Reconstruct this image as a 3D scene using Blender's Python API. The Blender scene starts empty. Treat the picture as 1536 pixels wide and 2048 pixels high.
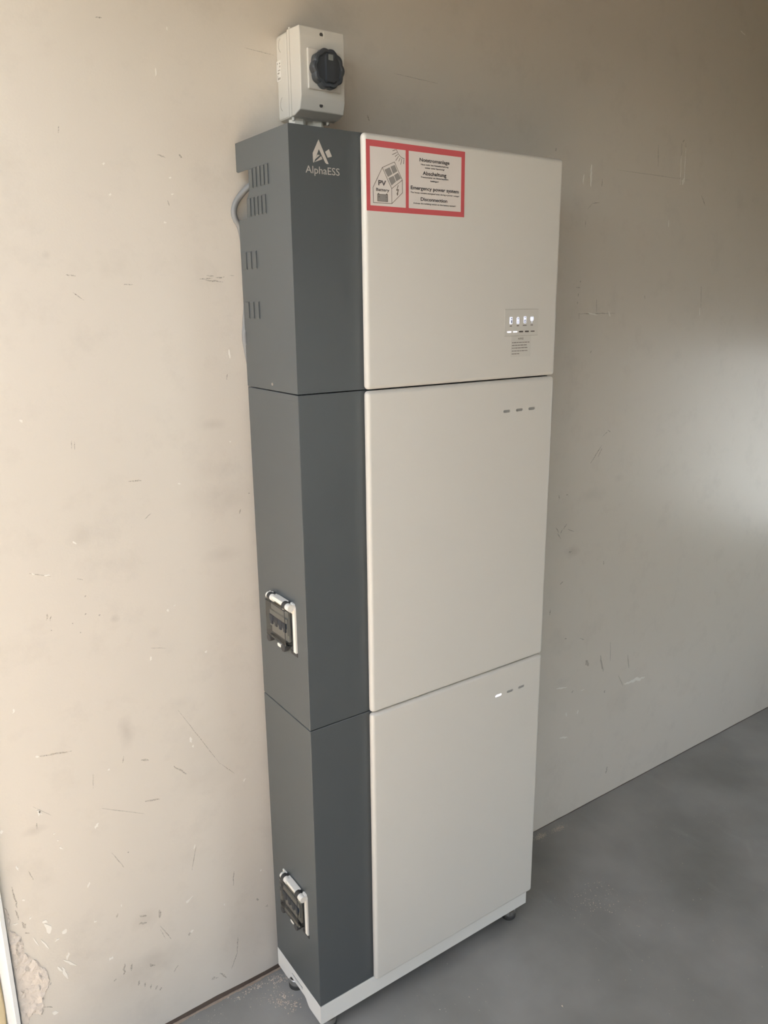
import bpy, bmesh, math, random
from mathutils import Vector, Matrix
from mathutils.geometry import delaunay_2d_cdt, intersect_point_line

sc = bpy.context.scene
COL = sc.collection
R = math.radians

# ------------------------------------------------------------------ camera, world, light, exposure
cam_data = bpy.data.cameras.new('camera')
cam = bpy.data.objects.new('camera', cam_data)
COL.objects.link(cam)
cam.matrix_world = Matrix(((0.819135, 0.150301, -0.553559, -0.642042),
                           (-0.573535, 0.200011, -0.794389, -1.404383),
                           (-0.008679, 0.968197, 0.250039, 1.527721),
                           (0, 0, 0, 1)))
cam_data.sensor_width = 36
cam_data.lens = 1561.3 * 36 / 2048
cam_data.shift_x = -6.75 / 2048
cam_data.shift_y = -12.47 / 2048
cam_data.clip_start = 0.01
cam_data.clip_end = 200
sc.camera = cam

world = bpy.data.worlds.new('daylight_sky')
sc.world = world
world.use_nodes = True
wn = world.node_tree
wn.nodes.clear()
w_out = wn.nodes.new('ShaderNodeOutputWorld')
w_bg = wn.nodes.new('ShaderNodeBackground')
w_sky = wn.nodes.new('ShaderNodeTexSky')
w_sky.sky_type = 'NISHITA'
w_sky.sun_disc = False
w_sky.sun_elevation = R(48)
w_sky.sun_rotation = R(0)
w_sky.air_density = 1.0
w_sky.dust_density = 2.2
w_sky.ozone_density = 1.0
w_bg.inputs['Strength'].default_value = 0.75
w_sat = wn.nodes.new('ShaderNodeHueSaturation')          # hazy, washed-out summer sky
w_sat.inputs['Saturation'].default_value = 0.52
wn.links.new(w_sky.outputs[0], w_sat.inputs['Color'])
w_tint = wn.nodes.new('ShaderNodeMix'); w_tint.data_type = 'RGBA'; w_tint.blend_type = 'MULTIPLY'
w_tint.inputs['Factor'].default_value = 1.0
w_tint.inputs['B'].default_value = (1.0, 0.960, 0.885, 1)
wn.links.new(w_sat.outputs[0], w_tint.inputs['A'])
wn.links.new(w_tint.outputs['Result'], w_bg.inputs[0])
wn.links.new(w_bg.outputs[0], w_out.inputs[0])

sun_data = bpy.data.lights.new('sun', 'SUN')
sun_data.energy = 14.0
sun_data.color = (1.0, 0.88, 0.70)
sun_data.angle = R(0.6)
sun = bpy.data.objects.new('sun', sun_data)
sun.rotation_euler = (R(-42), 0, 0)          # high behind the painted wall: it lights the yard, not the room
sun.location = (0, 8, 9)
COL.objects.link(sun)

# the doorway (x = -0.54) and the window in the far end wall let the daylight in; portals only guide sampling
X_DOOR, DOOR_Y0, DOOR_Y1, DOOR_Z = -0.54, -0.05, -2.10, 2.25
X_RIGHT, Y_FRONT, Z_CEIL = 3.05, -3.4, 2.62
WIN_Y0, WIN_Y1, WIN_Z0, WIN_Z1 = -0.12, -1.30, 0.36, 1.34
W2_X0, W2_X1, W2_Z0, W2_Z1 = 0.9, 2.3, 0.02, 1.70  # unseen front window, added for cool light on floor and doors
def portal(name, loc, rot, sx, sy):
    l = bpy.data.lights.new(name, 'AREA')
    l.shape = 'RECTANGLE'; l.size = sx; l.size_y = sy
    l.cycles.is_portal = True
    o = bpy.data.objects.new(name, l)
    o.location = loc; o.rotation_euler = rot
    COL.objects.link(o)
portal('doorway_daylight', (X_DOOR - 0.16, (DOOR_Y0 + DOOR_Y1) / 2, DOOR_Z / 2), (0, R(-90), 0), DOOR_Z, DOOR_Y0 - DOOR_Y1)
portal('window_daylight', (X_RIGHT + 0.12, (WIN_Y0 + WIN_Y1) / 2, (WIN_Z0 + WIN_Z1) / 2), (0, R(90), 0), WIN_Z1 - WIN_Z0, WIN_Y0 - WIN_Y1)
portal('added_window_daylight', ((W2_X0 + W2_X1) / 2, Y_FRONT - 0.12, (W2_Z0 + W2_Z1) / 2), (R(90), 0, 0), W2_X1 - W2_X0, W2_Z1 - W2_Z0)

vs = sc.view_settings
sc.display_settings.display_device = 'sRGB'
vs.view_transform = 'Standard'
vs.look = 'None'
vs.gamma = 1.0
vs.use_curve_mapping = False
vs.exposure = 0.71
sc.cycles.use_denoising = True
sc.cycles.max_bounces = 8
sc.cycles.diffuse_bounces = 4
sc.cycles.glossy_bounces = 3
sc.cycles.use_adaptive_sampling = True
sc.cycles.adaptive_threshold = 0.1
sc.cycles.adaptive_min_samples = 16
sc.cycles.transparent_max_bounces = 12

# ------------------------------------------------------------------ materials
def new_mat(name):
    m = bpy.data.materials.new(name)
    m.use_nodes = True
    return m, m.node_tree, m.node_tree.nodes['Principled BSDF']

def simple(name, col, rough=0.5, metal=0.0, spec=0.5, bump=0.0, bscale=400.0, var=0.0, vscale=6.0):
    m, nt, b = new_mat(name)
    b.inputs['Base Color'].default_value = (*col, 1)
    b.inputs['Roughness'].default_value = rough
    b.inputs['Metallic'].default_value = metal
    b.inputs['Specular IOR Level'].default_value = spec
    tc = nt.nodes.new('ShaderNodeTexCoord')
    if bump:
        n = nt.nodes.new('ShaderNodeTexNoise'); n.inputs['Scale'].default_value = bscale; n.inputs['Detail'].default_value = 3
        bp = nt.nodes.new('ShaderNodeBump'); bp.inputs['Strength'].default_value = bump; bp.inputs['Distance'].default_value = 0.0006
        nt.links.new(tc.outputs['Object'], n.inputs['Vector'])
        nt.links.new(n.outputs['Fac'], bp.inputs['Height'])
        nt.links.new(bp.outputs[0], b.inputs['Normal'])
    if var:
        n = nt.nodes.new('ShaderNodeTexNoise'); n.inputs['Scale'].default_value = vscale; n.inputs['Detail'].default_value = 4
        r = nt.nodes.new('ShaderNodeMix'); r.data_type = 'RGBA'
        r.inputs['A'].default_value = (*[c * (1 - var) for c in col], 1)
        r.inputs['B'].default_value = (*[min(1, c * (1 + var)) for c in col], 1)
        nt.links.new(tc.outputs['Object'], n.inputs['Vector'])
        nt.links.new(n.outputs['Fac'], r.inputs['Factor'])
        nt.links.new(r.outputs['Result'], b.inputs['Base Color'])
    return m

def emit(name, col, strength):
    m, nt, b = new_mat(name)
    b.inputs['Base Color'].default_value = (*col, 1)
    b.inputs['Emission Color'].default_value = (*col, 1)
    b.inputs['Emission Strength'].default_value = strength
    b.inputs['Roughness'].default_value = 0.4
    return m

def math_node(nt, op, a, b=None, clamp=False):
    n = nt.nodes.new('ShaderNodeMath'); n.operation = op; n.use_clamp = clamp
    for i, v in enumerate((a, b)):
        if v is None: continue
        if isinstance(v, (int, float)): n.inputs[i].default_value = v
        else: nt.links.new(v, n.inputs[i])
    return n.outputs[0]

PAINT_CHIPS = [(-0.1027,1.9735,-0.1034,1.9785,0.0021),(-0.1275,1.901,-0.1269,1.9131,0.0016),(-0.23,1.7563,-0.2259,1.7566,0.0035),
(-0.2221,1.707,-0.221,1.7109,0.0032),(-0.1167,1.7167,-0.1121,1.717,0.0024),(-0.1185,1.7433,-0.114,1.7437,0.0024),(-0.1335,1.669,-0.129,1.6692,0.0032),
(-0.0239,1.4306,-0.026,1.4472,0.003),(-0.4037,1.3482,-0.4004,1.3428,0.004),(-0.3428,1.1261,-0.3376,1.1198,0.0036),
(-0.4163,1.0816,-0.4113,1.0783,0.0027),(-0.3965,1.073,-0.3868,1.0729,0.0036),(-0.1865,0.9576,-0.1816,0.9564,0.005),
(-0.172,0.9632,-0.168,0.9656,0.002),(-0.1452,1.2038,-0.1394,1.203,0.0027),(-0.0361,1.2723,-0.0329,1.272,0.003),(-0.4747,0.8322,-0.473,0.8405,0.0036),
(-0.4492,0.7362,-0.4426,0.7345,0.004),(-0.2256,0.8634,-0.2236,0.8712,0.003),(-0.114,0.8483,-0.1127,0.8534,0.004),
(-0.1582,0.6616,-0.1612,0.6745,0.0055),(-0.1548,0.6493,-0.1562,0.6553,0.0033),(-0.3262,0.6604,-0.3234,0.6641,0.0033),
(-0.362,0.5467,-0.3549,0.5562,0.005),(-0.4597,0.628,-0.4504,0.6166,0.0025),(-0.4573,0.6155,-0.4543,0.6268,0.003),
(-0.4366,0.5686,-0.4332,0.5671,0.003),(-0.4317,0.5517,-0.4283,0.5502,0.003),(-0.4297,0.5362,-0.4235,0.5284,0.0033),
(-0.3882,0.4245,-0.3844,0.435,0.0044),(-0.1981,0.2933,-0.1908,0.2926,0.0065),(-0.1941,0.2928,-0.1809,0.3005,0.002),
(-0.3845,0.3403,-0.3799,0.3424,0.0044),(-0.1933,0.212,-0.1872,0.2167,0.006),(-0.3642,0.2427,-0.3566,0.2383,0.0072),
(-0.4813,0.1777,-0.4716,0.1716,0.0089),(-0.4753,0.392,-0.4671,0.3856,0.0066),(-0.4712,0.3848,-0.4641,0.359,0.0099),
(-0.4414,0.3435,-0.4349,0.3521,0.0099),(-0.4599,0.3363,-0.4501,0.3379,0.0044),(-0.4829,0.3531,-0.4704,0.3264,0.0033),
(-0.4955,0.3664,-0.4871,0.3409,0.0022),(-0.4429,0.2835,-0.4362,0.2976,0.0044),(-0.4494,0.2868,-0.4255,0.2607,0.0044),
(-0.4514,0.2713,-0.4465,0.239,0.0056),(-0.4609,0.2772,-0.4526,0.2616,0.0044),(-0.5054,0.5301,-0.5024,0.5192,0.0033),
(-0.0503,0.5275,-0.0452,0.534,0.0036),(-0.171,0.4138,-0.167,0.4224,0.0024),(-0.3297,0.3492,-0.3288,0.3547,0.0024),
(-0.1128,0.2396,-0.1119,0.2457,0.0024),(-0.0221,0.2857,-0.0209,0.2904,0.0039),(-0.5223,0.6059,-0.5193,0.6124,0.005),
(-0.5044,0.4546,-0.4995,0.4521,0.0045),(-0.4979,0.4093,-0.4933,0.4102,0.0044),(-0.5275,0.4118,-0.516,0.4084,0.0031),
(0.9583,1.8053,0.9569,1.8557,0.0055),(0.9309,1.808,0.9316,1.8308,0.0033),(1.3238,1.8356,1.3321,1.853,0.0085),(1.3344,1.8423,1.3274,1.9298,0.0021),
(1.3169,1.8346,1.3111,1.9096,0.0015),(1.2788,1.7249,1.2786,1.7429,0.0026),(1.4564,1.4862,1.4557,1.5089,0.0035),(1.0608,1.4901,1.0512,1.5048,0.0052),
(0.9724,1.5019,1.0102,1.4948,0.0039),(1.2327,0.3696,1.3348,0.3651,0.0109),(0.9241,0.4486,0.9698,0.4406,0.0048),(0.9745,0.3428,0.97,0.3588,0.004),
(1.0213,0.3356,1.0237,0.3495,0.0051),(0.9494,0.2818,0.9842,0.2719,0.0051),(1.531,2.2439,1.5543,2.2383,0.0022),(1.0309,0.41,1.0474,0.4094,0.0034),]
SCUFFS = [(-0.2197,1.972,-0.2095,1.9738,0.0021),(-0.1357,1.7785,-0.122,1.7751,0.0024),(-0.0973,1.7828,-0.0919,1.7771,0.0032),
(-0.1237,1.7054,-0.121,1.6971,0.0016),(-0.2945,1.7953,-0.2929,1.8065,0.0021),(0.0372,1.969,0.0943,1.9661,0.0008),
(-0.3058,1.5795,-0.2904,1.577,0.0021),(-0.2138,1.5644,-0.1966,1.5645,0.0016),(-0.2982,1.5511,-0.281,1.5381,0.0016),
(-0.0748,1.575,-0.0497,1.5769,0.0024),(-0.0644,1.5726,-0.0295,1.5707,0.0027),(-0.0437,1.5771,-0.026,1.5789,0.0027),
(-0.0619,1.5809,-0.0465,1.5799,0.0018),(-0.0153,1.5818,-0.0063,1.5819,0.0014),(-0.2362,1.2207,-0.2117,1.2187,0.0027),
(-0.2124,1.1452,-0.1996,1.1554,0.0015),(-0.3275,1.2892,-0.3264,1.3048,0.0012),(-0.3226,1.2887,-0.3216,1.3026,0.001),
(-0.4199,1.0818,-0.3856,1.0697,0.0014),(-0.3428,1.0561,-0.333,1.052,0.0014),(-0.3335,1.0205,-0.3301,1.0197,0.0032),
(-0.3365,0.9868,-0.3339,0.9862,0.0027),(-0.3126,0.979,-0.3095,0.9783,0.0035),(-0.3602,0.9746,-0.3581,0.9741,0.0023),
(-0.3968,0.9695,-0.3944,0.9699,0.0018),(-0.3485,0.9536,-0.3463,0.9531,0.002),(-0.4017,0.9909,-0.3986,1.0023,0.0027),
(-0.396,0.988,-0.3935,0.9968,0.0018),(-0.0021,1.1646,0.0011,1.1642,0.003),(-0.0337,1.3906,-0.0319,1.4017,0.0018),
(-0.0238,1.1248,-0.0204,1.1343,0.003),(-0.446,0.7349,-0.3867,0.7245,0.003),(-0.2978,0.6664,-0.2941,0.6802,0.002),(-0.2232,0.889,-0.1932,0.8808,0.001),
(-0.1802,0.7418,-0.1006,0.5904,0.0013),(-0.1001,0.5913,-0.0688,0.5545,0.0012),(-0.3573,0.6335,-0.3541,0.6648,0.0011),
(-0.3467,0.5854,-0.2652,0.5389,0.0011),(-0.4632,0.5901,-0.4615,0.6022,0.0031),(-0.4644,0.6379,-0.4361,0.608,0.001),
(-0.3423,0.3281,-0.338,0.3372,0.0033),(-0.2557,0.2828,-0.2556,0.3027,0.0072),(-0.2964,0.3092,-0.2824,0.3018,0.0048),
(-0.2989,0.2915,-0.2828,0.2864,0.006),(-0.2862,0.1819,-0.2756,0.1721,0.006),(-0.2565,0.264,-0.2352,0.2172,0.0018),
(-0.2572,0.2551,-0.2477,0.2257,0.0012),(-0.1991,0.2062,-0.1934,0.2133,0.0052),(-0.0372,0.2175,-0.0311,0.2144,0.0059),
(-0.0149,0.1883,-0.0099,0.1857,0.0045),(-0.0912,0.1004,-0.0873,0.1421,0.0021),(-0.1071,0.0666,-0.0907,0.1014,0.002),
(-0.2369,0.1332,-0.227,0.1457,0.0024),(-0.313,0.1432,-0.3102,0.1542,0.0036),(-0.3011,0.1327,-0.2986,0.1427,0.0036),
(-0.2893,0.1204,-0.2868,0.1304,0.0036),(-0.2789,0.1117,-0.2749,0.1204,0.0039),(-0.2707,0.1034,-0.2671,0.1111,0.0039),
(-0.306,0.4678,-0.3032,0.4664,0.0033),(-0.3246,0.1871,-0.3218,0.2033,0.0036),(-0.3394,0.187,-0.3351,0.2122,0.0048),
(-0.4868,0.5095,-0.4806,0.4874,0.002),(-0.5084,0.3826,-0.5001,0.3781,0.002),(-0.4864,0.2413,-0.4752,0.2481,0.0045),
(-0.4949,0.2009,-0.4793,0.1911,0.0033),(-0.155,0.0658,-0.1467,0.0664,0.0039),(-0.1354,0.071,-0.1192,0.047,0.0039),
(-0.1553,0.0641,-0.1397,0.0614,0.0026),(-0.3614,0.1817,-0.355,0.1866,0.0024),(-0.518,0.4904,-0.514,0.4415,0.0033),
(-0.5179,0.4387,-0.5146,0.416,0.0033),(-0.5094,0.4081,-0.5051,0.3921,0.0055),(-0.1795,0.3639,-0.1658,0.4187,0.0014),
(-0.0896,0.2811,-0.0863,0.316,0.0026),(-0.2623,0.5662,-0.2326,0.56,0.0036),(-0.1992,0.6218,-0.1738,0.5947,0.0036),
(-0.2624,0.6597,-0.2469,0.6539,0.0044),(-0.3368,0.4812,-0.3157,0.4355,0.0017),(1.3131,1.9413,1.3188,1.9483,0.0036),(1.3127,1.896,1.3094,1.938,0.002),
(1.3292,1.9062,1.3264,1.9409,0.0015),(1.2162,1.8717,1.2112,1.9247,0.0014),(1.0537,1.8513,1.3581,1.8501,0.001),(0.9998,1.8076,0.9992,1.8262,0.0024),
(1.4164,1.8148,1.4382,1.7889,0.002),(0.9678,1.7668,0.9935,1.7698,0.0018),(0.9522,1.7522,0.9676,1.7656,0.0014),(0.9465,1.7112,0.9469,1.7253,0.0018),
(0.938,1.5767,0.9389,1.5815,0.0026),(0.9237,1.5644,0.9385,1.5644,0.0024),(0.9323,1.5418,0.9327,1.5503,0.0036),(0.932,1.5233,0.9323,1.5295,0.003),
(1.0064,1.502,1.0035,1.5347,0.0016),(0.9398,1.4995,1.0799,1.4992,0.002),(0.9408,1.4866,0.9396,1.5016,0.0018),(1.2014,1.5351,1.1977,1.5442,0.0026),
(0.9903,1.3993,0.9947,1.4047,0.0033),(0.8303,1.8741,0.8319,1.8817,0.0033),(1.4605,1.5103,1.4529,1.5722,0.0017),(1.3162,1.846,1.3155,1.856,0.0036),
(1.0165,1.1001,1.0582,1.145,0.0028),(1.0457,1.1144,1.0611,1.1381,0.0021),(0.899,1.0179,0.8971,1.0278,0.0035),(0.925,1.0244,0.9329,1.0232,0.0028),
(0.8914,0.9391,0.9041,0.9222,0.0028),(0.921,0.928,0.9337,0.943,0.003),(0.8969,0.922,0.9139,0.9026,0.0028),(0.9392,0.9263,0.9655,0.9132,0.0021),
(0.9099,0.9182,0.9189,0.9289,0.0028),(1.0991,0.7907,1.0968,0.8018,0.0038),(1.059,0.4818,1.0474,0.5048,0.0128),(1.2014,0.4089,1.2277,0.367,0.0026),
(1.1579,0.4701,1.1534,0.5339,0.0021),(1.1283,0.4442,1.1106,0.5011,0.0068),(1.251,0.42,1.2406,0.4668,0.0036),(0.9178,0.7688,0.9314,0.7762,0.003),
(0.9476,0.5996,0.9581,0.5968,0.003),(1.0132,0.5834,1.0342,0.5725,0.0026),(0.9922,0.4151,0.9981,0.4217,0.0032),(1.1402,0.3684,1.1418,0.3779,0.0054),
(1.1749,0.0756,1.1785,0.0991,0.0057),(0.3623,1.974,0.4742,1.9708,0.0009),(0.2964,1.8901,0.3011,1.8804,0.0018),(0.9471,0.8571,0.9584,0.8579,0.0056),
(0.8835,0.6857,0.8845,0.7032,0.003),(1.059,1.171,1.0803,1.1813,0.0021),(1.0788,1.1871,1.0924,1.1786,0.0021),]
PLASTER_OUTLINE = [(-0.5354,0.4537),(-0.5303,0.44),(-0.528,0.4233),(-0.5313,0.4028),(-0.5226,0.3891),(-0.5144,0.3778),(-0.5125,0.3563),(-0.5146,0.346),(-0.5053,0.327),
(-0.4903,0.3021),(-0.4798,0.2819),(-0.4771,0.2566),(-0.4808,0.2397),(-0.4892,0.2304),(-0.4949,0.2123),(-0.4949,0.1955),(-0.4988,0.1858),
(-0.5082,0.1917),(-0.5147,0.1983),(-0.521,0.1903),(-0.5245,0.1756),(-0.5281,0.144),(-0.5374,0.1501),(-0.5362,0.1861),(-0.5342,0.2906),
(-0.5359,0.3761),]
SMUDGES = [(-0.326,1.132,0.0256,0.0238,0.1),(-0.284,0.73,0.015,0.0337,0.17),(-0.068,1.308,0.0264,0.0115,0.12),(-0.069,1.22,0.052,0.0196,0.06),
(-0.065,1.047,0.0384,0.0166,0.1),(-0.031,1.155,0.043,0.0407,0.07),(-0.284,0.965,0.009,0.0078,0.12),(-0.212,0.918,0.0135,0.0122,0.06),
(-0.333,1.61,0.0069,0.007,0.1),(-0.466,0.589,0.0217,0.0103,0.14),(-0.175,0.752,0.0308,0.0218,0.05),(-0.286,0.296,0.0304,0.0214,0.12),
(-0.275,0.18,0.0633,0.0371,0.1),(-0.419,0.269,0.0369,0.0691,0.06),(-0.339,0.173,0.0917,0.0486,0.07),(-0.094,0.138,0.0728,0.0665,0.06),
(1.033,1.009,0.0638,0.0204,0.08),(0.961,0.857,0.029,0.0177,0.16),(1.142,1.042,0.0177,0.0148,0.08),(0.907,0.943,0.0601,0.0867,0.05),
(-0.152,0.642,0.0536,0.0797,0.05),(-0.135,0.571,0.0662,0.0349,0.05),(-0.083,1.162,0.0625,0.0298,0.05),(1.219,0.32,0.0603,0.054,0.06),]

def wall_material():
    m, nt, b = new_mat('painted_plaster')
    tc = nt.nodes.new('ShaderNodeTexCoord')
    # broad uneven paint tone
    n1 = nt.nodes.new('ShaderNodeTexNoise'); n1.inputs['Scale'].default_value = 2.2; n1.inputs['Detail'].default_value = 3
    nt.links.new(tc.outputs['Object'], n1.inputs['Vector'])
    ramp = nt.nodes.new('ShaderNodeMix'); ramp.data_type = 'RGBA'
    ramp.inputs['A'].default_value = (0.690, 0.645, 0.575, 1)
    ramp.inputs['B'].default_value = (0.735, 0.680, 0.607, 1)
    nt.links.new(n1.outputs['Fac'], ramp.inputs['Factor'])
    col = ramp.outputs['Result']
    # grimy hand marks with shapes of their own
    n2 = nt.nodes.new('ShaderNodeTexNoise'); n2.inputs['Scale'].default_value = 38; n2.inputs['Detail'].default_value = 3
    nt.links.new(tc.outputs['Object'], n2.inputs['Vector'])
    edge = math_node(nt, 'ADD', math_node(nt, 'MULTIPLY', n2.outputs['Fac'], 1.2), 0.6)
    dirt = None
    for (x, z, rx, rz, d) in SMUDGES:
        va = nt.nodes.new('ShaderNodeVectorMath'); va.operation = 'MULTIPLY_ADD'
        va.inputs[1].default_value = (1 / rx, 0, 1 / rz); va.inputs[2].default_value = (-x / rx, 0, -z / rz)
        nt.links.new(tc.outputs['Object'], va.inputs[0])
        vd = nt.nodes.new('ShaderNodeVectorMath'); vd.operation = 'LENGTH'; nt.links.new(va.outputs[0], vd.inputs[0])
        f = math_node(nt, 'MULTIPLY', math_node(nt, 'SUBTRACT', edge, vd.outputs['Value'], clamp=True), d * 1.2)
        dirt = f if dirt is None else math_node(nt, 'ADD', dirt, f)
    n3 = nt.nodes.new('ShaderNodeTexNoise'); n3.inputs['Scale'].default_value = 9; n3.inputs['Detail'].default_value = 5; n3.inputs['Roughness'].default_value = 0.7
    nt.links.new(tc.outputs['Object'], n3.inputs['Vector'])
    haze = math_node(nt, 'MULTIPLY', math_node(nt, 'SUBTRACT', n3.outputs['Fac'], 0.53, clamp=True), 0.55)
    dirt = math_node(nt, 'ADD', dirt, haze)
    mx = nt.nodes.new('ShaderNodeMix'); mx.data_type = 'RGBA'
    mx.inputs['B'].default_value = (0.20, 0.17, 0.14, 1)
    nt.links.new(dirt, mx.inputs['Factor']); nt.links.new(col, mx.inputs['A'])
    nt.links.new(mx.outputs['Result'], b.inputs['Base Color'])
    b.inputs['Roughness'].default_value = 0.33
    b.inputs['Specular IOR Level'].default_value = 0.7
    # roller stipple and trowel waves
    nb = nt.nodes.new('ShaderNodeTexNoise'); nb.inputs['Scale'].default_value = 260; nb.inputs['Detail'].default_value = 2
    nc = nt.nodes.new('ShaderNodeTexNoise'); nc.inputs['Scale'].default_value = 14; nc.inputs['Detail'].default_value = 2
    for n in (nb, nc): nt.links.new(tc.outputs['Object'], n.inputs['Vector'])
    h = math_node(nt, 'ADD', math_node(nt, 'MULTIPLY', nb.outputs['Fac'], 0.00035), math_node(nt, 'MULTIPLY', nc.outputs['Fac'], 0.0012))
    bp = nt.nodes.new('ShaderNodeBump'); bp.inputs['Strength'].default_value = 0.35; bp.inputs['Distance'].default_value = 1.0
    nt.links.new(h, bp.inputs['Height']); nt.links.new(bp.outputs[0], b.inputs['Normal'])
    return m

# x, y, half length, half width, turn, strength of pale dust smears on the floor
FLOOR_SMEARS = ((1.21, -0.25, 0.10, 0.018, -72, 0.14), (0.79, -0.28, 0.11, 0.06, -70, 0.10), (0.93, -0.34, 0.035, 0.02, -40, 0.22), (0.86, -0.024, 0.02, 0.010, 0, 0.5), (0.93, -0.03, 0.028, 0.010, 8, 0.5), (0.83, -0.6, 0.16, 0.05, -60, 0.08), (1.3, -0.42, 0.05, 0.008, 40, 0.2), (0.66, -0.33, 0.10, 0.03, -65, 0.06))
def floor_material():
    m, nt, b = new_mat('grey_floor_paint')
    tc = nt.nodes.new('ShaderNodeTexCoord')
    n1 = nt.nodes.new('ShaderNodeTexNoise'); n1.inputs['Scale'].default_value = 3.0; n1.inputs['Detail'].default_value = 6
    n2 = nt.nodes.new('ShaderNodeTexNoise'); n2.inputs['Scale'].default_value = 9; n2.inputs['Detail'].default_value = 6; n2.inputs['Roughness'].default_value = 0.72
    mp = nt.nodes.new('ShaderNodeMapping'); mp.inputs['Rotation'].default_value = (0, 0, R(-38)); mp.inputs['Scale'].default_value = (1.4, 0.4, 1)
    nt.links.new(tc.outputs['Object'], mp.inputs[0])
    nt.links.new(tc.outputs['Object'], n1.inputs['Vector']); nt.links.new(mp.outputs[0], n2.inputs['Vector'])
    mx = nt.nodes.new('ShaderNodeMix'); mx.data_type = 'RGBA'
    mx.inputs['A'].default_value = (0.228, 0.222, 0.205, 1); mx.inputs['B'].default_value = (0.372, 0.364, 0.338, 1)
    nt.links.new(math_node(nt, 'MULTIPLY', math_node(nt, 'SUBTRACT', n1.outputs['Fac'], 0.32, clamp=True), 2.7, clamp=True), mx.inputs['Factor'])
    dust = math_node(nt, 'MULTIPLY', math_node(nt, 'SUBTRACT', n2.outputs['Fac'], 0.56, clamp=True), 1.5)
    # trodden dust smears with places of their own
    for (x, y, rx, ry, ang, d) in FLOOR_SMEARS:
        va = nt.nodes.new('ShaderNodeMapping'); va.vector_type = 'TEXTURE'
        va.inputs['Location'].default_value = (x, y, 0); va.inputs['Rotation'].default_value = (0, 0, R(ang)); va.inputs['Scale'].default_value = (rx, ry, 1)
        nt.links.new(tc.outputs['Object'], va.inputs[0])
        vd = nt.nodes.new('ShaderNodeVectorMath'); vd.operation = 'LENGTH'; nt.links.new(va.outputs[0], vd.inputs[0])
        e = math_node(nt, 'SUBTRACT', math_node(nt, 'MULTIPLY', n2.outputs['Fac'], 2.6), math_node(nt, 'ADD', vd.outputs['Value'], 0.35), clamp=True)
        dust = math_node(nt, 'ADD', dust, math_node(nt, 'MULTIPLY', e, d))
    n4 = nt.nodes.new('ShaderNodeTexNoise'); n4.inputs['Scale'].default_value = 150; n4.inputs['Detail'].default_value = 2
    nt.links.new(tc.outputs['Object'], n4.inputs['Vector'])
    speck = math_node(nt, 'MULTIPLY', math_node(nt, 'SUBTRACT', n4.outputs['Fac'], 0.735, clamp=True), 6.0, clamp=True)
    dust = math_node(nt, 'ADD', dust, math_node(nt, 'MULTIPLY', speck, 0.5), clamp=True)
    m2 = nt.nodes.new('ShaderNodeMix'); m2.data_type = 'RGBA'; m2.inputs['B'].default_value = (0.42, 0.41, 0.38, 1)
    nt.links.new(dust, m2.inputs['Factor']); nt.links.new(mx.outputs['Result'], m2.inputs['A'])
    nt.links.new(m2.outputs['Result'], b.inputs['Base Color'])
    rg = math_node(nt, 'ADD', math_node(nt, 'MULTIPLY', n2.outputs['Fac'], 0.25), 0.27)
    nt.links.new(rg, b.inputs['Roughness'])
    bp = nt.nodes.new('ShaderNodeBump'); bp.inputs['Strength'].default_value = 0.25; bp.inputs['Distance'].default_value = 0.002
    nt.links.new(n1.outputs['Fac'], bp.inputs['Height']); nt.links.new(bp.outputs[0], b.inputs['Normal'])
    return m

def see_through(name, tint, gloss=0.06, rough=0.08):
    m = bpy.data.materials.new(name); m.use_nodes = True
    nt = m.node_tree; nt.nodes.clear()
    o = nt.nodes.new('ShaderNodeOutputMaterial'); t = nt.nodes.new('ShaderNodeBsdfTransparent'); g = nt.nodes.new('ShaderNodeBsdfGlossy')
    mx = nt.nodes.new('ShaderNodeMixShader'); fr = nt.nodes.new('ShaderNodeFresnel'); fr.inputs[0].default_value = 1.45
    t.inputs[0].default_value = (*tint, 1); g.inputs['Roughness'].default_value = rough
    nt.links.new(math_node(nt, 'ADD', fr.outputs[0], gloss - 0.04, clamp=True), mx.inputs[0])
    nt.links.new(t.outputs[0], mx.inputs[1]); nt.links.new(g.outputs[0], mx.inputs[2]); nt.links.new(mx.outputs[0], o.inputs[0])
    return m

def scuff_material():
    m, nt, b = new_mat('rubbed_dark_scuff')
    tc = nt.nodes.new('ShaderNodeTexCoord')
    n = nt.nodes.new('ShaderNodeTexNoise'); n.inputs['Scale'].default_value = 420; n.inputs['Detail'].default_value = 3
    nt.links.new(tc.outputs['Object'], n.inputs['Vector'])
    b.inputs['Base Color'].default_value = (0.40, 0.345, 0.28, 1)
    b.inputs['Roughness'].default_value = 0.6
    a = math_node(nt, 'MULTIPLY', math_node(nt, 'SUBTRACT', n.outputs['Fac'], 0.34, clamp=True), 1.6, clamp=True)
    nt.links.new(a, b.inputs['Alpha'])
    return m

M = {}
M['wall'] = wall_material()
M['floor'] = floor_material()
M['ceiling'] = simple('ceiling_paint', (0.28, 0.225, 0.165), 0.8)
M['room'] = simple('room_wall_paint', (0.31, 0.25, 0.185), 0.7, var=0.05)
M['paving'] = simple('pale_outdoor_paving', (0.46, 0.39, 0.30), 0.9, var=0.12, vscale=3)
M['sky_block'] = simple('sky_block_grey', (0.20, 0.19, 0.175), 0.9, var=0.1)
M['slab'] = simple('pale_grey_concrete', (0.315, 0.345, 0.38), 0.9, var=0.1)
M['low_bounce_ground'] = simple('added_dark_ground', (0.06, 0.075, 0.04), 0.95, var=0.3, vscale=8)
M['pvc'] = simple('white_pvc_frame', (0.86, 0.87, 0.87), 0.35)
M['foam'] = simple('yellow_sealing_foam', (0.80, 0.66, 0.42), 0.9, bump=0.6, bscale=120)
M['plaster'] = simple('crumbled_plaster', (0.72, 0.65, 0.58), 0.95, bump=0.9, bscale=130, var=0.16, vscale=60)
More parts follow.
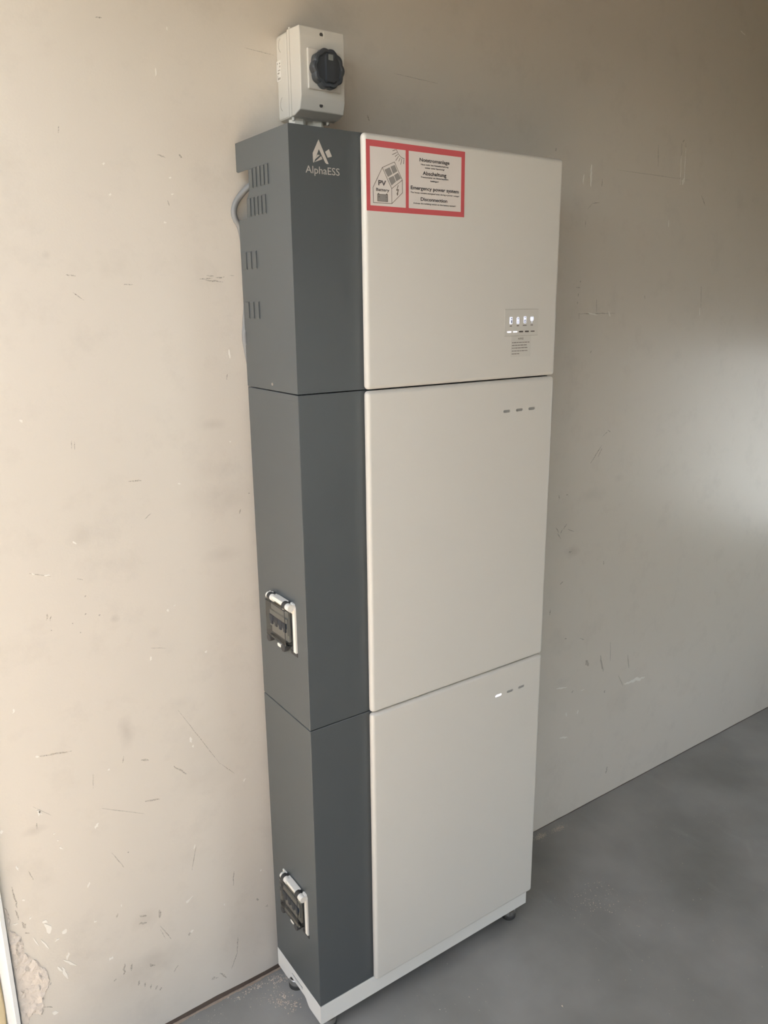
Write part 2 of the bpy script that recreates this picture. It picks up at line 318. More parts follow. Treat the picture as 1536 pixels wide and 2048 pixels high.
M['gap_shade'] = simple('grey_gap_shade', (0.26, 0.255, 0.26), 0.95, bump=0.8, bscale=160, var=0.25, vscale=70)
M['chip'] = simple('bared_white_plaster', (0.86, 0.83, 0.77), 0.9, var=0.06, vscale=200)
M['scuff'] = scuff_material()
M['joint'] = simple('dark_wall_joint', (0.115, 0.085, 0.068), 0.85, var=0.3, vscale=30)
M['caulk'] = simple('tan_caulk_line', (0.46, 0.36, 0.28), 0.9, var=0.25, vscale=60)
M['crumb'] = simple('plaster_crumb', (0.62, 0.54, 0.45), 0.95, var=0.2, vscale=90)
M['anthracite'] = simple('anthracite_powder_coat', (0.085, 0.096, 0.101), 0.38, spec=0.6, bump=0.25, bscale=900)
M['dark_gap'] = simple('shadow_gasket', (0.03, 0.03, 0.03), 0.8)
M['door'] = simple('warm_white_lacquer', (0.735, 0.715, 0.665), 0.34, spec=0.5, bump=0.10, bscale=900)
M['plinth'] = simple('white_plinth_lacquer', (0.86, 0.85, 0.81), 0.45, bump=0.1, bscale=900)
M['print_grey'] = simple('pale_logo_print', (0.52, 0.49, 0.45), 0.5)
M['steel'] = simple('zinc_plated_steel', (0.58, 0.57, 0.55), 0.28, metal=1.0)
M['rubber'] = simple('dark_rubber', (0.05, 0.05, 0.05), 0.6)
M['abs'] = simple('light_grey_abs', (0.70, 0.675, 0.62), 0.42, bump=0.08, bscale=700)
M['abs_line'] = simple('moulded_groove', (0.40, 0.37, 0.33), 0.6)
M['label'] = simple('white_paper_label', (0.84, 0.82, 0.78), 0.55)
M['ink'] = simple('dark_print_ink', (0.055, 0.05, 0.055), 0.6)
M['ink_soft'] = simple('worn_print_ink', (0.26, 0.23, 0.21), 0.6)
M['ink_brown'] = simple('brown_print_ink', (0.14, 0.115, 0.095), 0.6)
M['knob'] = simple('charcoal_plastic', (0.055, 0.062, 0.072), 0.38)
M['knob_mark'] = simple('grey_pointer_print', (0.24, 0.26, 0.25), 0.5)
M['hole'] = simple('screw_recess', (0.07, 0.065, 0.06), 0.7)
M['cable'] = simple('grey_cable_sheath', (0.25, 0.255, 0.26), 0.45)
M['red'] = simple('red_sticker_print', (0.62, 0.115, 0.125), 0.42)
M['paper'] = simple('white_vinyl', (0.78, 0.73, 0.69), 0.42)
M['pv_grey'] = simple('grey_printed_cell', (0.30, 0.285, 0.27), 0.5)
M['overlay'] = simple('beige_display_film', (0.695, 0.678, 0.628), 0.34)
M['film_line'] = simple('film_edge_tone', (0.52, 0.49, 0.44), 0.5)
M['slot'] = simple('grey_light_pipe', (0.36, 0.355, 0.34), 0.4)
M['slot_dark'] = simple('unlit_indicator', (0.085, 0.07, 0.06), 0.5)
M['icon_dark'] = simple('icon_shade', (0.16, 0.17, 0.24), 0.5)
M['lit'] = emit('white_indicator_glow', (0.92, 0.90, 1.0), 0.6)
M['lit_soft'] = emit('white_icon_glow', (0.80, 0.84, 1.0), 0.42)
M['white_plastic'] = simple('white_plastic', (0.84, 0.82, 0.76), 0.38)
M['smoked'] = see_through('smoked_clear_plastic', (0.66, 0.66, 0.64), 0.05, 0.12)
M['smoked_edge'] = simple('smoked_plastic_edge', (0.045, 0.045, 0.045), 0.25)
M['breaker'] = simple('grey_breaker_body', (0.55, 0.55, 0.53), 0.5)
M['toggle'] = simple('blue_breaker_toggle', (0.05, 0.08, 0.15), 0.4)
M['glass'] = see_through('window_glass', (0.97, 0.98, 0.98), 0.04, 0.0)

# ------------------------------------------------------------------ builders
def T(v): return Vector(v)

def tag(o, label=None, cat=None, group=None, kind=None):
    if label: o['label'] = label
    if cat: o['category'] = cat
    if group: o['group'] = group
    if kind: o['kind'] = kind
    return o

ORIGIN = {}
def thing(name, label, cat, loc, group=None):
    o = bpy.data.objects.new(name, None)
    o.empty_display_size = 0.05
    o.location = loc
    COL.objects.link(o)
    ORIGIN[o] = Vector(loc)
    return tag(o, label, cat, group)

def link(name, me, mat, parent=None, smooth=False):
    """me is in world coordinates; the object's origin goes to the middle of its bounding box."""
    xs = [v.co for v in me.vertices]
    lo = Vector([min(c[i] for c in xs) for i in range(3)]); hi = Vector([max(c[i] for c in xs) for i in range(3)])
    mid = (lo + hi) / 2
    me.transform(Matrix.Translation(-mid))
    if mat is not None:
        me.materials.clear(); me.materials.append(M[mat])
    if smooth:
        me.polygons.foreach_set('use_smooth', [True] * len(me.polygons))
    o = bpy.data.objects.new(name, me)
    COL.objects.link(o)
    ORIGIN[o] = mid
    o.location = mid - (ORIGIN[parent] if parent else Vector())
    if parent: o.parent = parent
    return o

def clone(src, parent, offset):
    o = src.copy(); COL.objects.link(o)
    w = ORIGIN[src] + Vector(offset)
    ORIGIN[o] = w
    o.location = w - (ORIGIN[parent] if parent else Vector()); o.parent = parent
    return o

def finish(name, bm, mat, parent=None, smooth=False):
    bmesh.ops.recalc_face_normals(bm, faces=bm.faces[:])
    me = bpy.data.meshes.new(name); bm.to_mesh(me); bm.free()
    o = link(name, me, mat, parent, smooth)
    return o

def box(bm, lo, hi, bev=0.0, seg=2):
    g = bmesh.ops.create_cube(bm, size=1.0)
    vs_ = g['verts']
    lo, hi = Vector(lo), Vector(hi)
    for v in vs_:
        v.co = Vector([(lo[i] + hi[i]) / 2 + v.co[i] * (hi[i] - lo[i]) for i in range(3)])
    if bev:
        es = list({e for v in vs_ for e in v.link_edges})
        bmesh.ops.bevel(bm, geom=es, offset=bev, segments=seg, profile=0.5, affect='EDGES', clamp_overlap=True)

def box_obj(name, lo, hi, mat, parent=None, bev=0.0, seg=2):
    bm = bmesh.new(); box(bm, lo, hi, bev, seg)
    return finish(name, bm, mat, parent)

def prism(bm, pts, axis, a, b):
    """extrude a 2-D outline along axis (0: pts are y,z; 1: pts are x,z; 2: pts are x,y)"""
    def P(p, t):
        return Vector((t, p[0], p[1])) if axis == 0 else Vector((p[0], t, p[1])) if axis == 1 else Vector((p[0], p[1], t))
    A = [bm.verts.new(P(p, a)) for p in pts]; B = [bm.verts.new(P(p, b)) for p in pts]
    n = len(pts)
    fs = [bm.faces.new(A), bm.faces.new(B)]
    for i in range(n):
        bm.faces.new((A[i], A[(i + 1) % n], B[(i + 1) % n], B[i]))
    for f in fs: f.normal_update()
    bmesh.ops.triangulate(bm, faces=[f for f in fs if len(f.verts) > 4])

def cyl(bm, p0, p1, r0, r1=None, n=24):
    r1 = r0 if r1 is None else r1
    p0, p1 = Vector(p0), Vector(p1)
    d = (p1 - p0).normalized()
    u = d.orthogonal().normalized(); w = d.cross(u)
    A = [bm.verts.new(p0 + (u * math.cos(k * math.tau / n) + w * math.sin(k * math.tau / n)) * r0) for k in range(n)]
    B = [bm.verts.new(p1 + (u * math.cos(k * math.tau / n) + w * math.sin(k * math.tau / n)) * r1) for k in range(n)]
    bm.faces.new(A); bm.faces.new(B)
    for k in range(n):
        bm.faces.new((A[k], A[(k + 1) % n], B[(k + 1) % n], B[k]))

def lathe(bm, c, prof, axis=2, n=28):
    """profile of (radius, height) pairs turned about an axis through c"""
    rings = []
    for r, h in prof:
        ring = []
        for k in range(n):
            a = k * math.tau / n
            u, w = r * math.cos(a), r * math.sin(a)
            q = (u, w, h) if axis == 2 else (u, h, w) if axis == 1 else (h, u, w)
            ring.append(bm.verts.new(Vector(c) + Vector(q)))
        rings.append(ring)
    for a, b in zip(rings, rings[1:]):
        for k in range(n):
            bm.faces.new((a[k], a[(k + 1) % n], b[(k + 1) % n], b[k]))
    bm.faces.new(rings[0]); bm.faces.new(rings[-1])

def tube(bm, pts, r, n=14, sub=8):
    P = [Vector(p) for p in pts]
    C = []
    for i in range(len(P) - 1):
        a, b, c, d = P[max(i - 1, 0)], P[i], P[i + 1], P[min(i + 2, len(P) - 1)]
        for s in range(sub):
            t = s / sub
            C.append(0.5 * ((2 * b) + (c - a) * t + (2 * a - 5 * b + 4 * c - d) * t * t + (3 * b - a - 3 * c + d) * t ** 3))
    C.append(P[-1])
    u = None; rings = []
    for i, c in enumerate(C):
        d = (C[min(i + 1, len(C) - 1)] - C[max(i - 1, 0)]).normalized()
        u = d.orthogonal().normalized() if u is None else (u - d * u.dot(d)).normalized()
        w = d.cross(u)
        rings.append([bm.verts.new(c + (u * math.cos(k * math.tau / n) + w * math.sin(k * math.tau / n)) * r) for k in range(n)])
    for a, b in zip(rings, rings[1:]):
        for k in range(n): bm.faces.new((a[k], a[(k + 1) % n], b[(k + 1) % n], b[k]))
    bm.faces.new(rings[0]); bm.faces.new(rings[-1])

def pill(cx, cz, w, h, n=8):
    r = h / 2; out = []
    for k in range(n + 1):
        a = -math.pi / 2 + math.pi * k / n
        out.append((cx + w / 2 - r + r * math.cos(a), cz + r * math.sin(a)))
    for k in range(n + 1):
        a = math.pi / 2 + math.pi * k / n
        out.append((cx - w / 2 + r + r * math.cos(a), cz + r * math.sin(a)))
    return out

def rrect(x0, z0, x1, z1, r, n=5):
    out = []
    for (cx, cz, a0) in ((x1 - r, z0 + r, -90), (x1 - r, z1 - r, 0), (x0 + r, z1 - r, 90), (x0 + r, z0 + r, 180)):
        for k in range(n + 1):
            a = R(a0 + 90 * k / n)
            out.append((cx + r * math.cos(a), cz + r * math.sin(a)))
    return out

def sheet(bm, pts, y, th=0.00025):
    """flat print: a film th thick standing on plane y, facing -y"""
    prism(bm, pts, 1, y, y - th)

def stroke(bm, pts, w, y, th=0.0002):
    for (a, b) in zip(pts, pts[1:]):
        a, b = Vector(a), Vector(b)
        d = (b - a).normalized(); n = Vector((-d.y, d.x)) * w / 2; e = d * w * 0.35
        sheet(bm, [a - e + n, a - e - n, b + e - n, b + e + n], y, th)

def text_mesh(s, x0, z0, width, cap, y, bold=0.0):
    """lettering: left edge x0, baseline z0, total width, height of the capitals"""
    cu = bpy.data.curves.new('lettering', 'FONT')
    cu.body = s; cu.size = 1.0; cu.offset = bold; cu.resolution_u = 3
    o = bpy.data.objects.new('lettering', cu); COL.objects.link(o)
    dg = bpy.context.evaluated_depsgraph_get()
    me = bpy.data.meshes.new_from_object(o.evaluated_get(dg))
    bpy.data.objects.remove(o); bpy.data.curves.remove(cu)
    xs = [v.co.x for v in me.vertices]
    lo, hi = min(xs), max(xs)
    kx = width / (hi - lo); kz = cap / 0.73
    for v in me.vertices:
        v.co = Vector((x0 + (v.co.x - lo) * kx, y, z0 + v.co.y * kz))
    return me

def lettering(name, s, x0, z0, width, cap, y, mat, parent, bold=0.0):
    return link(name, text_mesh(s, x0, z0, width, cap, y, bold), mat, parent)

def cut(o, bm):
    """recess the shape in bm (world coordinates) into mesh object o"""
    bmesh.ops.recalc_face_normals(bm, faces=bm.faces[:])
    me = bpy.data.meshes.new('cutter'); bm.to_mesh(me); bm.free()
    c = bpy.data.objects.new('cutter', me); COL.objects.link(c)
    loc, par = o.location.copy(), o.parent
    o.parent = None; o.location = ORIGIN[o]
    md = o.modifiers.new('recess', 'BOOLEAN'); md.operation = 'DIFFERENCE'; md.object = c; md.solver = 'EXACT'
    bpy.context.view_layer.update()
    dg = bpy.context.evaluated_depsgraph_get()
    new = bpy.data.meshes.new_from_object(o.evaluated_get(dg))
    o.modifiers.clear(); old = o.data; o.data = new; new.name = old.name
    bpy.data.objects.remove(c); bpy.data.meshes.remove(me)
    o.parent = par; o.location = loc

rnd = random.Random(7)

# ------------------------------------------------------------------ the setting
def struct(name, bm, mat, parent=None):
    o = finish(name, bm, mat, parent)
    if not parent: o['kind'] = 'structure'
    return o
bm = bmesh.new(); box(bm, (-0.74, 0, -0.02), (X_RIGHT + 0.2, 0.2, Z_CEIL)); wall_back = struct('wall_back', bm, 'wall')
# keep wall coordinates: object space of the painted wall is world space
me = wall_back.data; me.transform(Matrix.Translation(ORIGIN[wall_back])); wall_back.location = (0, 0, 0); ORIGIN[wall_back] = Vector()
tag(wall_back, 'cream painted plaster wall, scuffed and chipped, behind the cabinet')
bm = bmesh.new(); box(bm, (-0.74, Y_FRONT - 0.2, -0.1), (X_RIGHT + 0.2, 0.0, 0.0)); floor = struct('floor', bm, 'floor')
me = floor.data; me.transform(Matrix.Translation(ORIGIN[floor])); floor.location = (0, 0, 0); ORIGIN[floor] = Vector()
tag(floor, 'grey painted concrete floor, dusty and worn')
bm = bmesh.new(); box(bm, (-0.74, Y_FRONT - 0.2, Z_CEIL), (X_RIGHT + 0.2, 0.2, Z_CEIL + 0.15)); struct('ceiling', bm, 'ceiling')
bm = bmesh.new()
box(bm, (-0.74, Y_FRONT - 0.2, 0), (W2_X0, Y_FRONT, Z_CEIL)); box(bm, (W2_X1, Y_FRONT - 0.2, 0), (X_RIGHT + 0.2, Y_FRONT, Z_CEIL))
box(bm, (W2_X0, Y_FRONT - 0.2, 0), (W2_X1, Y_FRONT, W2_Z0)); box(bm, (W2_X0, Y_FRONT - 0.2, W2_Z1), (W2_X1, Y_FRONT, Z_CEIL))
struct('wall_front', bm, 'room')
bm = bmesh.new()
box(bm, (-0.74, Y_FRONT, 0), (X_DOOR, DOOR_Y1, Z_CEIL)); box(bm, (-0.74, DOOR_Y1, DOOR_Z), (X_DOOR, 0, Z_CEIL))
struct('wall_left', bm, 'room')
bm = bmesh.new()
box(bm, (X_RIGHT, Y_FRONT, 0), (X_RIGHT + 0.2, WIN_Y1, Z_CEIL)); box(bm, (X_RIGHT, WIN_Y0, 0), (X_RIGHT + 0.2, 0, Z_CEIL))
box(bm, (X_RIGHT, WIN_Y1, 0), (X_RIGHT + 0.2, WIN_Y0, WIN_Z0)); box(bm, (X_RIGHT, WIN_Y1, WIN_Z1), (X_RIGHT + 0.2, WIN_Y0, Z_CEIL))
struct('wall_right', bm, 'room')
bm = bmesh.new(); box(bm, (-30, -25, -0.14), (-0.74, 25, -0.04)); g = struct('ground', bm, 'paving'); tag(g, 'pale paved yard outside the doorway')
bm = bmesh.new(); box(bm, (X_RIGHT + 0.2, -25, -0.14), (30, 25, -0.04)); g = struct('ground', bm, 'slab'); tag(g, 'pale paved ground beyond the end window')

bm = bmesh.new(); box(bm, (-3.2, -14, -0.04), (-3.0, 14, 2.0)); g = struct('wall_sky_block', bm, 'sky_block'); tag(g, 'unseen wall added outside the doorway to block low sky')  # not a seen wall: added to hold back low skylight

bm = bmesh.new(); box(bm, (-0.74, -25, -0.14), (X_RIGHT + 0.2, Y_FRONT - 0.2, -0.04)); g = struct('ground', bm, 'low_bounce_ground'); tag(g, 'unseen dark ground added in front of the building to limit bounced light')  # ground added out of view, kept dark so little light bounces in

# windows
def window(name, axis, at, a0, a1, z0, z1):
    w = bpy.data.objects.new(name, None); COL.objects.link(w); w['kind'] = 'structure'
    P = (lambda d, a, z: (at + d, a, z)) if axis == 0 else (lambda d, a, z: (a, at + d, z))
    w.location = P(0, (a0 + a1) / 2, z0); ORIGIN[w] = Vector(w.location)
    bm = bmesh.new(); fw = 0.06
    def bx(d0, p, q, d1, r, s_):
        u, v = Vector(P(d0, p, q)), Vector(P(d1, r, s_))
        box(bm, [min(u[i], v[i]) for i in range(3)], [max(u[i], v[i]) for i in range(3)])
    bx(-.03, a0, z0, .03, a0 + fw, z1); bx(-.03, a1 - fw, z0, .03, a1, z1); bx(-.03, a0 + fw, z0, .03, a1 - fw, z0 + fw); bx(-.03, a0 + fw, z1 - fw, .03, a1 - fw, z1)
    finish('window_frame', bm, 'pvc', w)
    bm = bmesh.new(); bx(-.003, a0 + fw, z0 + fw, .003, a1 - fw, z1 - fw); finish('pane', bm, 'glass', w)
window('window_1', 0, X_RIGHT + .09, WIN_Y1, WIN_Y0, WIN_Z0, WIN_Z1)
window('window_added', 1, Y_FRONT - .09, W2_X0, W2_X1, W2_Z0, W2_Z1)  # added opening out of view, sized to light the lower parts

# doorway: stepped white plastic jamb beside the broken plaster
door = bpy.data.objects.new('door_1', None); COL.objects.link(door); door['kind'] = 'structure'; door.location = (X_DOOR - .03, DOOR_Y0, 0); ORIGIN[door] = Vector(door.location)
bm = bmesh.new()
prism(bm, [(-0.5385, -0.002), (-0.5385, -0.012), (-0.5455, -0.014), (-0.5475, -0.006), (-0.5585, -0.006), (-0.5600, 0.0), (-0.62, 0.0), (-0.62, 0.03), (-0.5385, 0.03)], 2, 0.0, DOOR_Z)
finish('jamb', bm, 'pvc', door)
bm = bmesh.new(); tube(bm, [(-0.571 + rnd.uniform(-.003, .003), -0.003, z * 0.06) for z in range(0, 37)], 0.011, 8, 2); finish('sealing_foam', bm, 'foam', door)
bm = bmesh.new(); box(bm, (-0.60, DOOR_Y1, 0), (-0.54, DOOR_Y1 + 0.05, DOOR_Z), .004); finish('jamb', bm, 'pvc', door)
bm = bmesh.new(); box(bm, (-0.60, DOOR_Y1 + .05, DOOR_Z - 0.05), (-0.54, -0.012, DOOR_Z), .004); finish('head_rail', bm, 'pvc', door)

# joint at the foot of the wall: dark open strip on the left, a hairline on the right, tan caulk along it
bm = bmesh.new()
xs = [-0.535 + i * 0.03 for i in range(0, 120)]
def joint_h(x): return 0.0135 + 0.0012 * math.sin(x * 31) if x < 0.15 else max(0.0016, 0.0135 - (x - 0.15) * 0.025)
pts_top = [(x, joint_h(x) + rnd.uniform(-.0004, .0004)) for x in xs]
prism(bm, [(xs[0], 0.0)] + pts_top + [(xs[-1], 0.0)], 1, 0.001, -0.0012)
t = struct('trim_1', bm, 'joint'); tag(t, 'dark open joint along the foot of the wall')
bm = bmesh.new()
for i in range(70):
    x0 = -0.53 + i * 0.0098
    if x0 > 0.16: break
    w = 0.0022 + 0.0028 * abs(math.sin(i * 0.37)) * rnd.uniform(.5, 1.2)
    prism(bm, [(x0, -0.0006), (x0 + .0104, -0.0006), (x0 + .0104, -.0012 - w * rnd.uniform(.7, 1.2)), (x0, -.0012 - w)], 2, 0.0, 0.0022 + rnd.uniform(0, .0012))
finish('caulk_line', bm, 'caulk', t)

def ribbon(bm, x0, z0, x1, z1, w, rng, thick):
    a, b = Vector((x0, z0)), Vector((x1, z1))
    L = (b - a).length
    d = (b - a) / max(L, 1e-6); n = Vector((-d.y, d.x))
    k = max(4, min(14, int(L / 0.006)))
    if L < w * 1.6: k = 4
    up, dn = [], []
    for i in range(k + 1):
        t_ = i / k
        env = max(0.0, math.sin(math.pi * min(max(t_, .04), .96))) ** 0.6
        c = a + d * L * t_ + n * rng.uniform(-.25, .25) * w
        up.append(c + n * w * .5 * env * rng.uniform(.55, 1.3)); dn.append(c - n * w * .5 * env * rng.uniform(.55, 1.3))
    va = [bm.verts.new((p.x, -thick, p.y)) for p in up]; vb = [bm.verts.new((p.x, -thick, p.y)) for p in dn]
    for i in range(k): bm.faces.new((va[i], va[i + 1], vb[i + 1], vb[i]))
    ra = [bm.verts.new((p.x, 0.0002, p.y)) for p in up]; rb = [bm.verts.new((p.x, 0.0002, p.y)) for p in dn]
    for i in range(k):
        bm.faces.new((va[i], va[i + 1], ra[i + 1], ra[i])); bm.faces.new((vb[i], vb[i + 1], rb[i + 1], rb[i]))
bm = bmesh.new()
for q in PAINT_CHIPS: ribbon(bm, *q, rnd, 0.0007)
o = finish('chipped_paint', bm, 'chip', wall_back); tag(o, 'small white chips where the paint is knocked off', kind='stuff')
bm = bmesh.new()
for q in SCUFFS: ribbon(bm, *q, rnd, 0.00025)
o = finish('scuffing', bm, 'scuff', wall_back); tag(o, 'thin grey scuffs and scratches on the paint', kind='stuff')

# broken plaster beside the jamb
outline = [Vector(p) for p in PLASTER_OUTLINE]
def inside(p, poly):
    c = False; j = len(poly) - 1
    for i in range(len(poly)):
        if (poly[i].y > p.y) != (poly[j].y > p.y) and p.x < (poly[j].x - poly[i].x) * (p.y - poly[i].y) / (poly[j].y - poly[i].y) + poly[i].x: c = not c
        j = i
    return c
dense = []
for a, b in zip(outline, outline[1:] + outline[:1]):
    for s in range(3):
        q = a + (b - a) * s / 3
        if s: q += Vector((rnd.uniform(-.0016, .0016), rnd.uniform(-.0016, .0016)))
        dense.append(q)
pts = list(dense); nb_ = len(dense)
for _ in range(1500):
    q = Vector((rnd.uniform(-.545, -.475), rnd.uniform(.14, .46)))
    if inside(q, dense): pts.append(q)
v2, e2, f2, *_ = delaunay_2d_cdt(pts, [(i, (i + 1) % nb_) for i in range(nb_)], [], 1, 1e-5)
bm = bmesh.new()
from mathutils import noise
vv = []
for i, q in enumerate(v2):
    h = 0.0003 if i < nb_ else 0.0010 + 0.0075 * max(0, noise.noise(Vector((q.x * 90, q.y * 55, 3)))) + 0.0022 * abs(noise.noise(Vector((q.x * 240, q.y * 160, 8))))
    vv.append(bm.verts.new((q.x, -h, q.y)))
for f in f2:
    try: bm.faces.new([vv[i] for i in f])
    except ValueError: pass
o = finish('broken_plaster', bm, 'plaster', wall_back); tag(o, 'patch of crumbling bare plaster beside the white jamb')
bm = bmesh.new(); zz = [0.005 + i * 0.012 for i in range(38)]
prism(bm, [(-0.5392, z) for z in zz] + [(-0.5352 - 0.0012 * rnd.random() - max(0, (z - .38)) * .03, z) for z in reversed(zz)], 1, 0.001, -0.0022)  # shade of the narrow gap beside the jamb, put into a grey strip
o = finish('gap_shade_strip', bm, 'gap_shade', wall_back); tag(o, 'grey strip coloured as the shade in the gap between jamb and plaster')

# ------------------------------------------------------------------ floor crumbs
bm = bmesh.new()
def crumb(x, y, s):
    n = rnd.randint(4, 6); a0 = rnd.random() * 6.28; st = rnd.uniform(.4, 1); ang = rnd.random() * 3.14
    ring = []
    for k in range(n):
        a = a0 + k * math.tau / n; r = s * rnd.uniform(.6, 1.2)
        u, w = r * math.cos(a), r * st * math.sin(a)
        ring.append(bm.verts.new((x + u * math.cos(ang) - w * math.sin(ang), y + u * math.sin(ang) + w * math.cos(ang), 0.0001)))
    top = bm.verts.new((x + rnd.uniform(-.3, .3) * s, y + rnd.uniform(-.3, .3) * s, s * rnd.uniform(.35, .8)))
    for k in range(n): bm.faces.new((ring[k], ring[(k + 1) % n], top))
for (cx, cy, sx, sy, num, s0, s1) in ((-0.06, -0.018, .06, .008, 90, .0008, .0024), (0.0, -0.030, .022, .016, 60, .0008, .0028), (-0.035, -0.055, .03, .02, 50, .0006, .002),
                                     (-0.026, -0.085, .020, .018, 70, .0008, .003), (-0.008, -0.11, .015, .012, 36, .001, .003), (-0.2, -0.03, .12, .02, 40, .0005, .0016),
                                     (0.86, -0.026, .02, .010, 240, .0005, .0016), (0.93, -0.032, .022, .009, 240, .0005, .0016), (0.79, -0.29, .06, .06, 120, .0006, .0022),
                                     (0.8, -0.5, .25, .22, 70, .0005, .0018), (0.3, -0.32, .12, .08, 30, .0005, .0018), (1.2, -0.25, .3, .15, 40, .0006, .0016)):
    for _ in range(num):
        x, y = rnd.gauss(cx, sx * .6), rnd.gauss(cy, sy * .6)
        if y < -0.006: crumb(x, y, rnd.uniform(s0, s1))
crumb(0.48, -0.463, .0035)
o = finish('plaster_crumbs', bm, 'crumb', None); tag(o, 'loose pale plaster crumbs scattered on the grey floor', 'debris', kind='stuff')

# ------------------------------------------------------------------ the storage cabinet
W_, XD, YB, YF, TD = 0.61, 0.1316, -0.020, -0.2178, 0.016
YD = YF - TD
ZB, ZD, ZS2, ZS1, ZT = 0.035, 0.0812, 0.7356, 1.378, 1.8058

def make_door(parent, z0, z1):
    d = box_obj('door', (XD + .0006, YD, z0 + .0012), (W_ + .0005, YF - .0006, z1 - .0012), 'door', parent, 0.0075, 5)
    d.data.polygons.foreach_set('use_smooth', [False] * len(d.data.polygons))
    return d

# --- top unit with the inverter
inv = thing('inverter_unit', 'top cabinet unit with red-bordered sticker, logo and lit display', 'inverter', (W_ / 2, -0.12, ZS1))
bm = bmesh.new()
# left side sheet with the cable cut-out at the back
side = [(YF, ZS1 + .001), (YF, ZT), (YB, ZT), (YB, 1.7592), (-0.024, 1.7572), (-0.066, 1.7572), (-0.068, 1.755), (-0.068, 1.72), (-0.0565, 1.709), (-0.0545, 1.680), (-0.0525, 1.6775), (YB - .002, 1.6775), (YB, 1.6755),
        (YB, 1.484), (YB - .006, 1.480), (YB - .007, 1.470), (YB - .006, 1.458), (YB, 1.454), (YB, ZS1 + .001)]
prism(bm, side, 0, 0.0, 0.002)
box(bm, (0.002, YF, ZS1 + .001), (W_ - .004, YF + .002, ZT))
box(bm, (0.002, YF + .002, ZT - .002), (W_ - .004, YB, ZT))
box(bm, (W_ - .006, YF + .002, ZS1 + .001), (W_ - .004, YB, ZT - .002))
box(bm, (0.003, YF + .003, ZS1 + .001), (W_ - .007, -0.085, ZT - .003))
finish('case', bm, 'anthracite', inv)
# louvres: each a pressed wedge open towards the front
bm = bmesh.new()
def louver_mesh(w, h, d=0.0020):
    b = bmesh.new()
    y0, y1 = -w / 2, w / 2            # y0 is the front, open edge
    vs8 = [(0.0002, y0, -h / 2), (0.0002, y1, -h / 2), (0.0002, y1, h / 2), (0.0002, y0, h / 2), (-d, y0, -h / 2 + .0032), (-d, y0, h / 2 - .0032), (-.0006, y1, -h / 2 + .0020), (-.0006, y1, h / 2 - .0020)]
    v = [b.verts.new(p) for p in vs8]
    for f in ((0, 3, 2, 1), (4, 6, 7, 5), (0, 4, 5, 3), (1, 2, 7, 6), (0, 1, 6, 4), (3, 5, 7, 2)): b.faces.new([v[i] for i in f])
    bmesh.ops.recalc_face_normals(b, faces=b.faces[:])
    m = bpy.data.meshes.new('louver'); b.to_mesh(m); b.free(); m.materials.append(M['anthracite']); return m
bm.free()
for (y_back, y_front, n, z0, z1) in ((-0.0715, -0.1455, 5, 1.7235, 1.7580), (-0.0590, -0.1325, 5, 1.6780, 1.7110), (-0.0260, -0.0870, 3, 1.5895, 1.6225), (-0.0260, -0.0880, 3, 1.5030, 1.5355)):
    pitch = (y_back - y_front) / n
    lm = louver_mesh(pitch * 0.90, z1 - z0)
    for k in range(n):
        o = bpy.data.objects.new('louver', lm); COL.objects.link(o); o.parent = inv
        w = Vector((0, y_back - pitch * (k + .5), (z0 + z1) / 2)); ORIGIN[o] = w; o.location = w - ORIGIN[inv]
bm = bmesh.new(); cyl(bm, (0.0005, -.1252, 1.390), (-.0012, -.1252, 1.390), .0032, .0026, 12); finish('screw', bm, 'steel', inv)

door_inv = make_door(inv, ZS1, ZT)
# emblem and name on the dark column
bm = bmesh.new(); yl = YF - .0001
sheet(bm, [(.0552, 1.7869), (.0731, 1.7515), (.0695, 1.7512), (.0668, 1.7530), (.0553, 1.7724), (.0470, 1.7545), (.0452, 1.7513), (.0440, 1.7515), (.0437, 1.7655)], yl)
sheet(bm, [(.0472, 1.7560), (.0573, 1.7637), (.0522, 1.7637)], yl)
sheet(bm, [(.0462, 1.7519), (.0617, 1.7577), (.0594, 1.7623)], yl)
sheet(bm, [(.0744, 1.7741), (.0795, 1.7640), (.0790, 1.7630), (.0718, 1.7609), (.0671, 1.7695)], yl)
finish('emblem', bm, 'print_grey', inv)
lettering('name_lettering', 'AlphaESS', .0294, 1.7350, .0645, .0118, YF - .0003, 'print_grey', inv, 0.0)

# warning sticker on the door
SX, SZ, ys = 0.1363, 1.7935, YD - .0001
stk = box_obj('sticker', (SX, YD - .0002, SZ - .1118), (SX + .2155, YD + .0004, SZ), 'paper', inv); tag(stk, 'red-bordered white warning sticker with house drawing')
def mmpt(a, b): return (SX + a / 1000, SZ + b / 1000)
yk = YD - .0002
bm = bmesh.new()
def rr(a, b, c, d): sheet(bm, [mmpt(a, b), mmpt(c, b), mmpt(c, d), mmpt(a, d)], yk)
rr(0, -9.9, 215.5, 0); rr(0, -111.8, 215.5, -103.0); rr(0, -103.0, 7.7, -9.9); rr(207.4, -103.0, 215.5, -9.9); rr(82.1, -103.0, 88.5, -9.9)
finish('red_border', bm, 'red', stk)
bm = bmesh.new(); H = lambda *p: [mmpt(*q) for q in p]
lw = .0008
stroke(bm, H((32.9, -41.5), (13.4, -74.3), (13.9, -98.4), (52.5, -97.8), (52.1, -73.7), (32.9, -41.5), (58.3, -30.6), (74.8, -58.3), (75.1, -78.8), (52.5, -97.8)), lw, yk)
stroke(bm, H((52.1, -73.7), (74.8, -58.3)), lw, yk)
stroke(bm, H((62.7, -10.4), (64.6, -14.4), (67.5, -18.0), (70.2, -20.4), (73.3, -22.1), (76.5, -23.1), (79.5, -23.4)), lw, yk)
